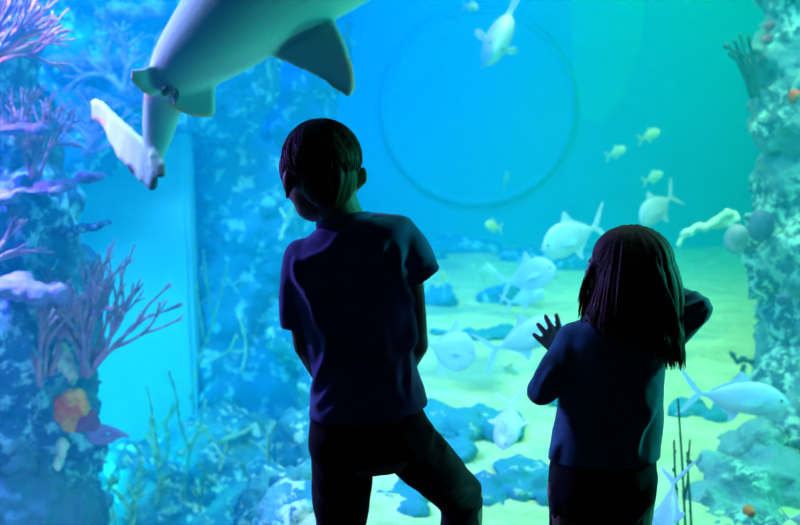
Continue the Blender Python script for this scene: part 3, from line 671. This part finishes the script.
def hand(bm, w, d, nrm, k, side, curl=(.5, .5, .5, .5), thumb=.5, fan=8, fat=1.0):
    """w wrist, d direction of fingers, nrm back-of-hand normal, side +1 thumb on the d x nrm side"""
    d = Vector(d).normalized(); nrm = Vector(nrm); nrm = (nrm - d*nrm.dot(d)).normalized(); x = d.cross(nrm)*side
    F = lambda a, b, c: w + (d*a + x*b + nrm*c)*k
    for i in range(4):
        tube(bm, [w, F(.02, .012-.008*i, 0), F(.062-.003*abs(i-1), .021-.0145*i, 0)], [.013*k, .011*k, .0085*k], 10, 3)
    ball(bm, F(.034, 0, 0), (.02*k,)*3, 12)
    L = (.062, .068, .063, .050)
    for i in range(4):
        a = math.radians(fan)*(1.5-i)*.5; dd = d*math.cos(a)+x*math.sin(a)
        p = F(.062-.003*abs(i-1), .021-.0145*i, 0); q = [p]; ang = curl[i]*.35
        for j, f in enumerate((.45, .32, .25)):
            q.append(q[-1] + (dd*math.cos(ang) - nrm*math.sin(ang))*L[i]*f*k); ang += curl[i]*.9
        tube(bm, q, [.0082*k*fat, .0076*k*fat, .0072*k*fat, .0064*k*fat], 10, 3); ball(bm, q[-1], .0064*k*fat, 10)
    p = F(.012, .014, -.002)
    q = [p, F(.030, .034, -.006), F(.050, .046, -.012-.01*thumb), F(.066, .046-.012*thumb, -.018-.012*thumb)]
    tube(bm, q, [.012*k, .010*k, .0085*k, .0068*k], 10, 3); ball(bm, q[-1], .0068*k, 10)

def folds(me, segs, gain=1.5):
    """soft cloth folds: (x0,y0,x1,y1, width px, height m, front/back) in pixels seen from the room"""
    co, no = get_co(me), get_no(me); px, py = to_px(co)
    d = np.zeros(len(co))
    back = np.clip(-no[:, 1]*1.5+.5, 0, 1)
    for s in segs:
        x0, y0, x1, y1, w, h = s[:6]
        ab = np.array([x1-x0, y1-y0]); t = np.clip(((px-x0)*ab[0]+(py-y0)*ab[1])/(ab@ab), 0, 1)
        bow = s[6] if len(s) > 6 else 0
        nx, ny = -ab[1]/np.hypot(*ab), ab[0]/np.hypot(*ab)
        dd = np.hypot(px-(x0+t*ab[0]+nx*bow*np.sin(PI*t)), py-(y0+t*ab[1]+ny*bow*np.sin(PI*t)))
        d += gain*h*np.exp(-(dd/w)**2)*np.clip(4*t*(1-t)+.35, 0, 1)*back
    set_co(me, co + no*d[:, None])
def rumple(me, amp, f, seed=0):
    displace(me, lambda p: amp*(noise.noise(p*f + Vector((seed, 0, 0))) + .5*noise.noise(p*f*2.3)))
def body_mesh(bm, voxel, M, bme):
    me = remesh(bm, voxel, 4, .5)
    o = link('person', me, M_skin)
    return o
def eye_child(par, M):
    for f, m, nm in ((eyes, M_white, 'eye'), (irises, M_iris, 'iris')):
        b = bmesh.new(); f(b, M)
        # split left and right
        for s in (0, 1):
            bb = bmesh.new(); src = bm_copy_half(b, s)
            link(nm, src, m, par)
        b.free()
def bm_copy_half(b, s):
    me = bpy.data.meshes.new('e'); n = len(b.verts)//2; c = b.copy()
    c.verts.ensure_lookup_table()
    kill = [v for i, v in enumerate(c.verts) if (i < n) != (s == 0)]
    bmesh.ops.delete(c, geom=kill, context='VERTS'); c.to_mesh(me); c.free(); return me
def shoe(par, heel, toe_dir, L, w):
    d = Vector((toe_dir[0], toe_dir[1], 0)).normalized(); x = Vector((d.y, -d.x, 0)); h = Vector((heel.x, heel.y, 0))
    bm = bmesh.new(); rings = []
    for t, hw, z in ((0, .6, .05), (.06, .8, .075), (.25, .86, .085), (.42, .86, .07), (.6, .98, .052), (.8, 1.0, .042), (.93, .8, .034), (1.0, .4, .024)):
        c = h + d*L*t; rings.append([c + x*w*hw*math.cos(a) + Vector((0, 0, .012 + z*.5 + z*.5*math.sin(a))) for a in [2*PI*k/20 for k in range(20)]])
    skin(bm, rings); me = remesh(bm, .005, 3); o = link('shoe', me, M_shoe, par)
    bm = bmesh.new(); out = []
    for t, hw in ((-.02, .5), (.0, .75), (.25, .88), (.45, .85), (.65, 1.02), (.82, 1.04), (.95, .8), (1.03, .3)): out.append((t, hw))
    pts = [h + d*L*t + x*w*hw + Vector((0, 0, .008)) for t, hw in out] + [h + d*L*t - x*w*hw + Vector((0, 0, .008)) for t, hw in out[::-1]]
    plate(bm, pts, (0, 0, 1), .016); link('sole', bm_mesh(bm), M_sole, o, False)

# ------------------------------------------------------------------ boy
Y = 2.0
s2 = S(Y)
def PX(*a): return P(a[0], a[1], a[2] if len(a) > 2 else Y)
bm = bmesh.new()
MB = head_parts(bm, P(320, 172, 2.0), math.radians(24), math.radians(-8), 0, .99, .011)
tube(bm, [PX(332, 190), PX(338, 208), PX(346, 232)], [.043, .044, .048], 18, 3)
loft_px(bm, [(322, 226, 384, 218, .045, 0), (303, 244, 402, 230, .062, 0), (294, 262, 408, 248, .072, 0), (298, 300, 408, 298, .078, 0), (312, 350, 408, 348, .070, 0), (316, 390, 416, 388, .070, 0), (314, 420, 422, 416, .078, 0), (316, 452, 424, 446, .078, 0), (330, 470, 408, 466, .05, 0)], Y)
ELL, WRL = P(306, 346, 2.0), P(334, 392, 2.125)
limb(bm, [PX(306, 262), PX(302, 300), ELL], [.036, .031, .026]); limb(bm, [ELL, ELL.lerp(WRL, .5), WRL], [.025, .025, .018])
ELR, WRR = P(417, 346, 2.02), P(388, 392, 2.13)
limb(bm, [PX(404, 250), PX(412, 296), ELR], [.034, .027, .024]); limb(bm, [ELR, ELR.lerp(WRR, .5), WRR], [.024, .024, .017])
hand(bm, WRL, (.75, .25, -.35), (-.1, .6, .5), .82, 1, (.7, .7, .8, .9), .5)
hand(bm, WRR, (-.75, .3, -.35), (.1, .7, .5), .82, -1, (.7, .7, .8, .9), .5)
HL, KL = P(342, 440, 2.0), P(344, 545, 2.03); AL = Vector((P(342, 545, 2.03).x, 2.0, .085))
HR, KR = P(396, 436, 2.0), P(465, 494, 2.18); AR = Vector((P(462, 545, 2.14).x+.0, 2.14, .085))
limb(bm, [HL, HL.lerp(KL, .5), KL], [.056, .052, .042]); limb(bm, [KL, KL.lerp(AL, .35), AL], [.042, .042, .028])
limb(bm, [HR, HR.lerp(KR, .5), KR], [.056, .052, .042]); limb(bm, [KR, KR.lerp(AR, .35), AR], [.042, .042, .028])
for A in (AL, AR): tube(bm, [A, A+Vector((0, .05, -.04)), A+Vector((0, .13, -.055))], [.028, .03, .022], 12, 3)
boy = body_mesh(bm, .0045, None, None)
tag(boy, 'boy in slate blue T-shirt and black trousers, short hair, right knee bent outward', 'person')
eye_child(boy, MB)
# T-shirt
bm = bmesh.new()
loft_px(bm, [(322, 223, 386, 213, .042, 0), (306, 238, 410, 219, .066, 0), (291, 256, 414, 238, .082, 0), (290, 280, 413, 270, .090, 0), (294, 305, 411, 305, .092, 0), (305, 340, 413, 345, .090, .004), (312, 372, 419, 374, .090, .006), (310, 394, 423, 388, .094, .008), (308, 415, 428, 404, .097, .008)], Y, e=.92, n=44)
for q_, r_ in (([PX(305, 260), PX(297, 292), PX(298, 322)], [.046, .037, .036]), ([PX(398, 237), PX(411, 252), PX(421, 269)], [.041, .041, .037])):
    ball(bm, q_[0], r_[0], 16); tube(bm, q_, r_, 24, 4)
tube(bm, [PX(298, 310), PX(299, 327)], [.036, .038], 24)
tube(bm, [PX(413, 258), PX(425.5, 278)], [.035, .0385], 28)
me = remesh(bm, .0055, 5, .5)
folds(me, [(410, 292, 396, 360, 5, .008, -10), (396, 360, 372, 410, 6, .007, -6), (414, 300, 410, 400, 4, .006, 4), (400, 250, 408, 300, 4, .006, 5), (392, 246, 400, 290, 4, -.006, 4), (384, 222, 330, 240, 6, .005, 4), (340, 240, 300, 262, 5, .006, -4), (296, 256, 318, 300, 5, .008, 6),
           (310, 280, 340, 350, 6, .006, 8), (330, 330, 312, 392, 5, .008, -5), (345, 350, 318, 404, 5, .007, -6), (384, 330, 404, 404, 5, .005, 6), (360, 372, 330, 412, 6, .006, -5), (420, 300, 424, 400, 3, .004), (350, 260, 380, 330, 8, .004, 10), (408, 262, 430, 258, 3, .004), (412, 272, 432, 268, 3, -.004)])
rumple(me, .004, 14, 2)
tee = link('t_shirt', me, M_tee, boy)
bm = bmesh.new()     # ribbed collar and stitched hems
def ringtube(bm, c, ax, ay, rx, ry, r, n=36, e=1):
    pts = ringpts(c, ax, ay, rx, ry, n, e); rings = []
    for i, p in enumerate(pts):
        t = (pts[(i+1) % n]-pts[i-1]).normalized(); u = t.cross(ax.cross(ay)).normalized(); w_ = ax.cross(ay).normalized()
        rings.append([p + u*r*math.cos(a) + w_*r*1.6*math.sin(a) for a in [2*PI*k/8 for k in range(8)]])
    skin(bm, rings+[rings[0]], cap=False); bmesh.ops.remove_doubles(bm, verts=bm.verts, dist=1e-5)
ringtube(bm, P(344, 221, 2.0), Vector((.98, 0, .2)).normalized(), Vector((0, 1, -.25)).normalized(), .054, .050, .005)
link('collar', bm_mesh(bm), M_tee, tee)
# trousers
bm = bmesh.new()
loft_px(bm, [(316, 408, 418, 398, .080, .006), (310, 420, 425, 412, .086, .006), (308, 438, 432, 430, .09, .004), (311, 456, 430, 446, .085, .002), (330, 470, 400, 458, .05, 0)], Y, e=.9)
tube(bm, [P(342, 440, 2.0), P(342, 480, 2.0), P(341, 525, 2.02), P(342, 560, 2.03), Vector((AL.x, 2.03, .24)), Vector((AL.x, 2.01, .07))], [.068, .066, .056, .052, .046, .050], 24, 5)
tube(bm, [P(400, 440, 2.0), P(424, 460, 2.07), P(446, 482, 2.13), P(464, 498, 2.17)], [.066, .064, .058, .053], 24, 5)
ball(bm, P(462, 501, 2.175), (.052, .053, .056))
tube(bm, [P(461, 500, 2.17), P(461, 530, 2.165), Vector((AR.x, 2.15, .24)), Vector((AR.x, 2.14, .07))], [.050, .048, .046, .050], 24, 5)
me = remesh(bm, .0055, 5, .5)
folds(me, [(436, 500, 470, 490, 4, .006, 3), (440, 494, 478, 484, 3, -.004), (400, 432, 436, 470, 6, .004, 5), (330, 440, 370, 470, 6, .004, 4), (322, 470, 360, 500, 5, .005, 3), (320, 500, 356, 515, 4, .005), (428, 422, 446, 450, 4, .006), (440, 510, 480, 506, 3, .004)])
rumple(me, .004, 12, 7)
link('trousers', me, M_trou, boy)
shoe(boy, AL+Vector((0, -.045, 0)), (-.1, 1), .185, .036); shoe(boy, AR+Vector((0, -.045, 0)), (.2, 1), .185, .036)
# hair
bm = bmesh.new()
for c, r in (((0, -.014, .026), (.0765, .088, .080)), ((0, -.045, -.012), (.060, .052, .064)), ((0, .038, .050), (.062, .042, .036))): ball(bm, c, r, 28, MB)
for s in (1, -1): ball(bm, (s*.058, .024, .010), (.018, .026, .040), 14, MB)
me = remesh(bm, .0045, 4, .5)
Mi = MB.inverted()
def hf(p):
    q = Mi @ p; a = math.atan2(q.x, -q.y+.02); 
    return .0009*math.sin(a*46 + 5*noise.noise(q*22)) + .002*noise.noise(Vector((a*9, q.z*14, 0)))
displace(me, hf)
hair = link('hair', me, M_hair_b, boy)
bm = bmesh.new(); rnd = random.Random(4)
for i in range(620):      # short strands lying down from the crown
    a = rnd.uniform(0, 2*PI); e0 = rnd.uniform(-.45, 1.45); q = []
    for j in range(4):
        e = e0 - j*.13; aa = a + .05*j
        x, y, z = .0780*math.cos(e)*math.sin(aa), -.014 - .091*math.cos(e)*math.cos(aa), .026+.080*math.sin(e)
        if z < .012: x *= 1 - (.012-z)*2.6; y = y*(1-(.012-z)*1.6)
        q.append(MB @ Vector((x*(1+.01*j), y*(1+.01*j), z)))
    loc = Mi @ q[-1]
    if loc.y > .045 and loc.z < .03: continue
    tube(bm, q, [.0013, .0013, .001, .0004], 4, 1)
link('hair_strands', bm_mesh(bm), M_hair_b, hair)

# ------------------------------------------------------------------ girl
YG_ = 2.05
def PG(x, y, yy=YG_): return P(x, y, yy)
bm = bmesh.new()
MG = head_parts(bm, PG(626, 270, 2.06), math.radians(54), math.radians(6), 0, .96)
tube(bm, [PG(626, 290, 2.05), PG(620, 312), PG(614, 336)], [.040, .036, .042], 18, 3)
loft_px(bm, [(588, 322, 640, 322, .04, 0), (572, 334, 654, 334, .055, 0), (566, 352, 658, 352, .066, 0), (566, 385, 656, 385, .066, 0), (562, 420, 654, 420, .07, 0), (558, 450, 652, 450, .074, 0), (556, 485, 648, 485, .074, 0), (575, 505, 632, 505, .05, 0)], YG_)
SL, EL = PG(574, 342), P(541, 392, 2.02); WL = P(566, 361, 2.15)
limb(bm, [SL, SL.lerp(EL, .5), EL], [.032, .028, .024]); limb(bm, [EL, EL.lerp(WL, .5), WL], [.023, .022, .016])
hand(bm, WL, (-.50, .10, .86), (.1, -1, .1), .84, 1, (.15, .2, .2, .25), .4, 24, 1.12)
SR, ER = PG(658, 344), P(699, 309, 2.04); WR = P(658, 290, 2.15)
limb(bm, [SR, SR.lerp(ER, .5), ER], [.032, .028, .024]); limb(bm, [ER, ER.lerp(WR, .5), WR], [.023, .022, .016])
hand(bm, WR, (-.95, .1, .2), (.1, .9, .4), .72, 1, (.4, .4, .5, .5), .4)
legs = []
for xh, xk, xa in ((575, 572, 573), (628, 626, 627)):
    H, K = PG(xh, 490), PG(xk, 575); A = Vector((PG(xa, 560).x, 2.05, .075)); legs.append((H, K, A))
    limb(bm, [H, H.lerp(K, .5), K], [.062, .050, .038]); limb(bm, [K, K.lerp(A, .4), A], [.038, .038, .026])
    tube(bm, [A, A+Vector((0, .045, -.035)), A+Vector((0, .105, -.048))], [.026, .027, .02], 12, 3)
girl = body_mesh(bm, .0038, None, None)
tag(girl, 'small girl with long brown hair in a blue grey long sleeved top, one hand raised', 'person')
eye_child(girl, MG)
# top
bm = bmesh.new()
loft_px(bm, [(588, 318, 640, 316, .040, 0), (570, 327, 656, 326, .060, 0), (562, 342, 664, 342, .078, 0), (560, 365, 664, 365, .084, 0), (559, 392, 663, 392, .086, 0), (556, 418, 662, 417, .088, .003), (552, 439, 660, 436, .090, .005), (549, 458, 659, 453, .090, .005)], YG_, e=.92, n=44)
limb(bm, [PG(576, 342), P(557, 366, 2.03), P(542, 391, 2.02)], [.044, .035, .032]); limb(bm, [P(542, 389, 2.02), P(552, 376, 2.09), P(565, 367, 2.135)], [.032, .026, .022])
tube(bm, [P(543, 388, 2.015), P(536, 384, 2.03)], [.03, .024], 16)
limb(bm, [PG(655, 346), P(680, 326, 2.045), P(697, 309, 2.04)], [.044, .034, .031]); limb(bm, [P(697, 309, 2.04), P(682, 300, 2.09), P(668, 293, 2.13)], [.031, .028, .023])
me = remesh(bm, .005, 5, .5)
folds(me, [(700, 292, 678, 300, 2.6, .005), (708, 299, 680, 311, 2.6, .005), (710, 308, 680, 322, 2.4, .005), (706, 318, 684, 333, 2.4, .004), (648, 412, 604, 448, 4.5, .010, -4), (604, 448, 602, 464, 4, .007), (656, 404, 636, 452, 3.5, .006, 4), (560, 440, 552, 462, 4, .005), (566, 350, 572, 400, 5, .004, 4), (545, 350, 535, 380, 4, .004), (556, 366, 540, 398, 4, .005, 3), (560, 392, 575, 430, 5, .005, 3)])
rumple(me, .0035, 15, 5)
top = link('long_sleeved_top', me, M_top, girl)
bm = bmesh.new(); ringtube(bm, PG(616, 318), Vector((1, 0, 0)), Vector((0, 1, -.2)).normalized(), .050, .046, .005)
link('collar', bm_mesh(bm), M_top, top)
# trousers
bm = bmesh.new()
loft_px(bm, [(554, 448, 654, 444, .080, .004), (550, 462, 656, 459, .086, .004), (548, 492, 655, 490, .086, .004), (552, 508, 650, 506, .080, .0), (566, 520, 636, 520, .05, 0)], YG_, e=.9)
for H, K, A in legs:
    tube(bm, [H, H.lerp(K, .5), K, Vector((A.x, A.y, .2)), Vector((A.x, A.y-.005, .06))], [.058, .052, .045, .041, .044], 22, 5)
me = remesh(bm, .005, 5, .5)
folds(me, [(656, 476, 634, 515, 4, .006, -3), (652, 492, 630, 525, 4, .005), (552, 480, 556, 515, 4, .004)])
rumple(me, .0035, 14, 8)
tr_ = link('trousers', me, M_jean, girl)
bm = bmesh.new()     # little pocket tab standing out at the right hip
plate(bm, [P(650, 476, 2.0), P(657, 478, 2.02), P(656, 484, 2.02), P(650, 490, 2.0)], (-.4, 1, 0), .006); link('pocket_flap', remesh(bm, .002, 1), M_jean, tr_)
for H, K, A in legs: shoe(girl, A+Vector((0, -.04, 0)), (0, 1), .155, .031)
# hair: back shell down past the shoulders plus loose strands
bm = bmesh.new()
for c, r in (((0, -.012, .026), (.078, .090, .076)), ((0, -.040, -.01), (.070, .060, .062))): ball(bm, c, r, 28, MG)
q = [(600, 246, 664, 246, .060, .01), (598, 262, 675, 264, .080, .0), (595, 284, 681, 284, .084, -.006), (589, 304, 684, 304, .076, -.012), (586, 320, 684, 322, .060, -.03), (606, 334, 684, 338, .044, -.055), (626, 344, 683, 352, .030, -.072), (644, 352, 681, 362, .014, -.078)]
loft_px(bm, q, YG_, n=40, e=.9)
me = remesh(bm, .0045, 5, .5)
def gf(p):
    a = math.atan2(p.x-.47, -(p.y-2.06)); return .0009*math.sin(a*52+4*noise.noise(Vector((p.x*10, p.y*10, p.z*5)))) + .0035*noise.noise(Vector((a*8, 0, p.z*7)))
displace(me, gf)
ghair = link('hair', me, M_hair_g, girl)
bm = bmesh.new(); rnd = random.Random(9)
co = get_co(me); from mathutils.bvhtree import BVHTree
bvh = BVHTree.FromPolygons([Vector(c) for c in co], [tuple(p.vertices) for p in me.polygons])
crown = P(628, 228, 2.06)
def edge_y(x):      # lower hem of the hair in pixels
    return 322 + max(0, x-590)*.40 if x < 640 else 342 + min(24, (x-640)*1.1)
for i in range(900):
    x = rnd.uniform(578, 686); side_in = rnd.random()
    ye = edge_y(x) + rnd.uniform(-14, 5)
    if x < 592: ye = rnd.uniform(292, 324)
    x0 = 628 + (x-632)*.25 + rnd.uniform(-4, 4); q = []
    n = 9
    for j in range(n):
        t = j/(n-1); tt = t**.8
        xx = x0 + (x-x0)*min(1, 1.75*t - .75*t*t) + rnd.uniform(-.5, .5)
        yy = 230 + (ye-230)*tt
        o_ = P(xx, yy, 1.7); dirv = (P(xx, yy, 2.2)-o_).normalized()
        hit = bvh.ray_cast(o_, dirv)
        if hit[0] is not None: pt = hit[0] - dirv*.0015
        else:
            near = bvh.find_nearest(P(xx, yy, 2.05))
            Yn = near[0].y; pt = P(xx, yy, Yn)
        q.append(pt)
    r = rnd.uniform(.0008, .0014)
    tube(bm, q, [r]*(n-1)+[r*.4], 4, 2)
link('hair_strands', bm_mesh(bm), M_hair_g, ghair)
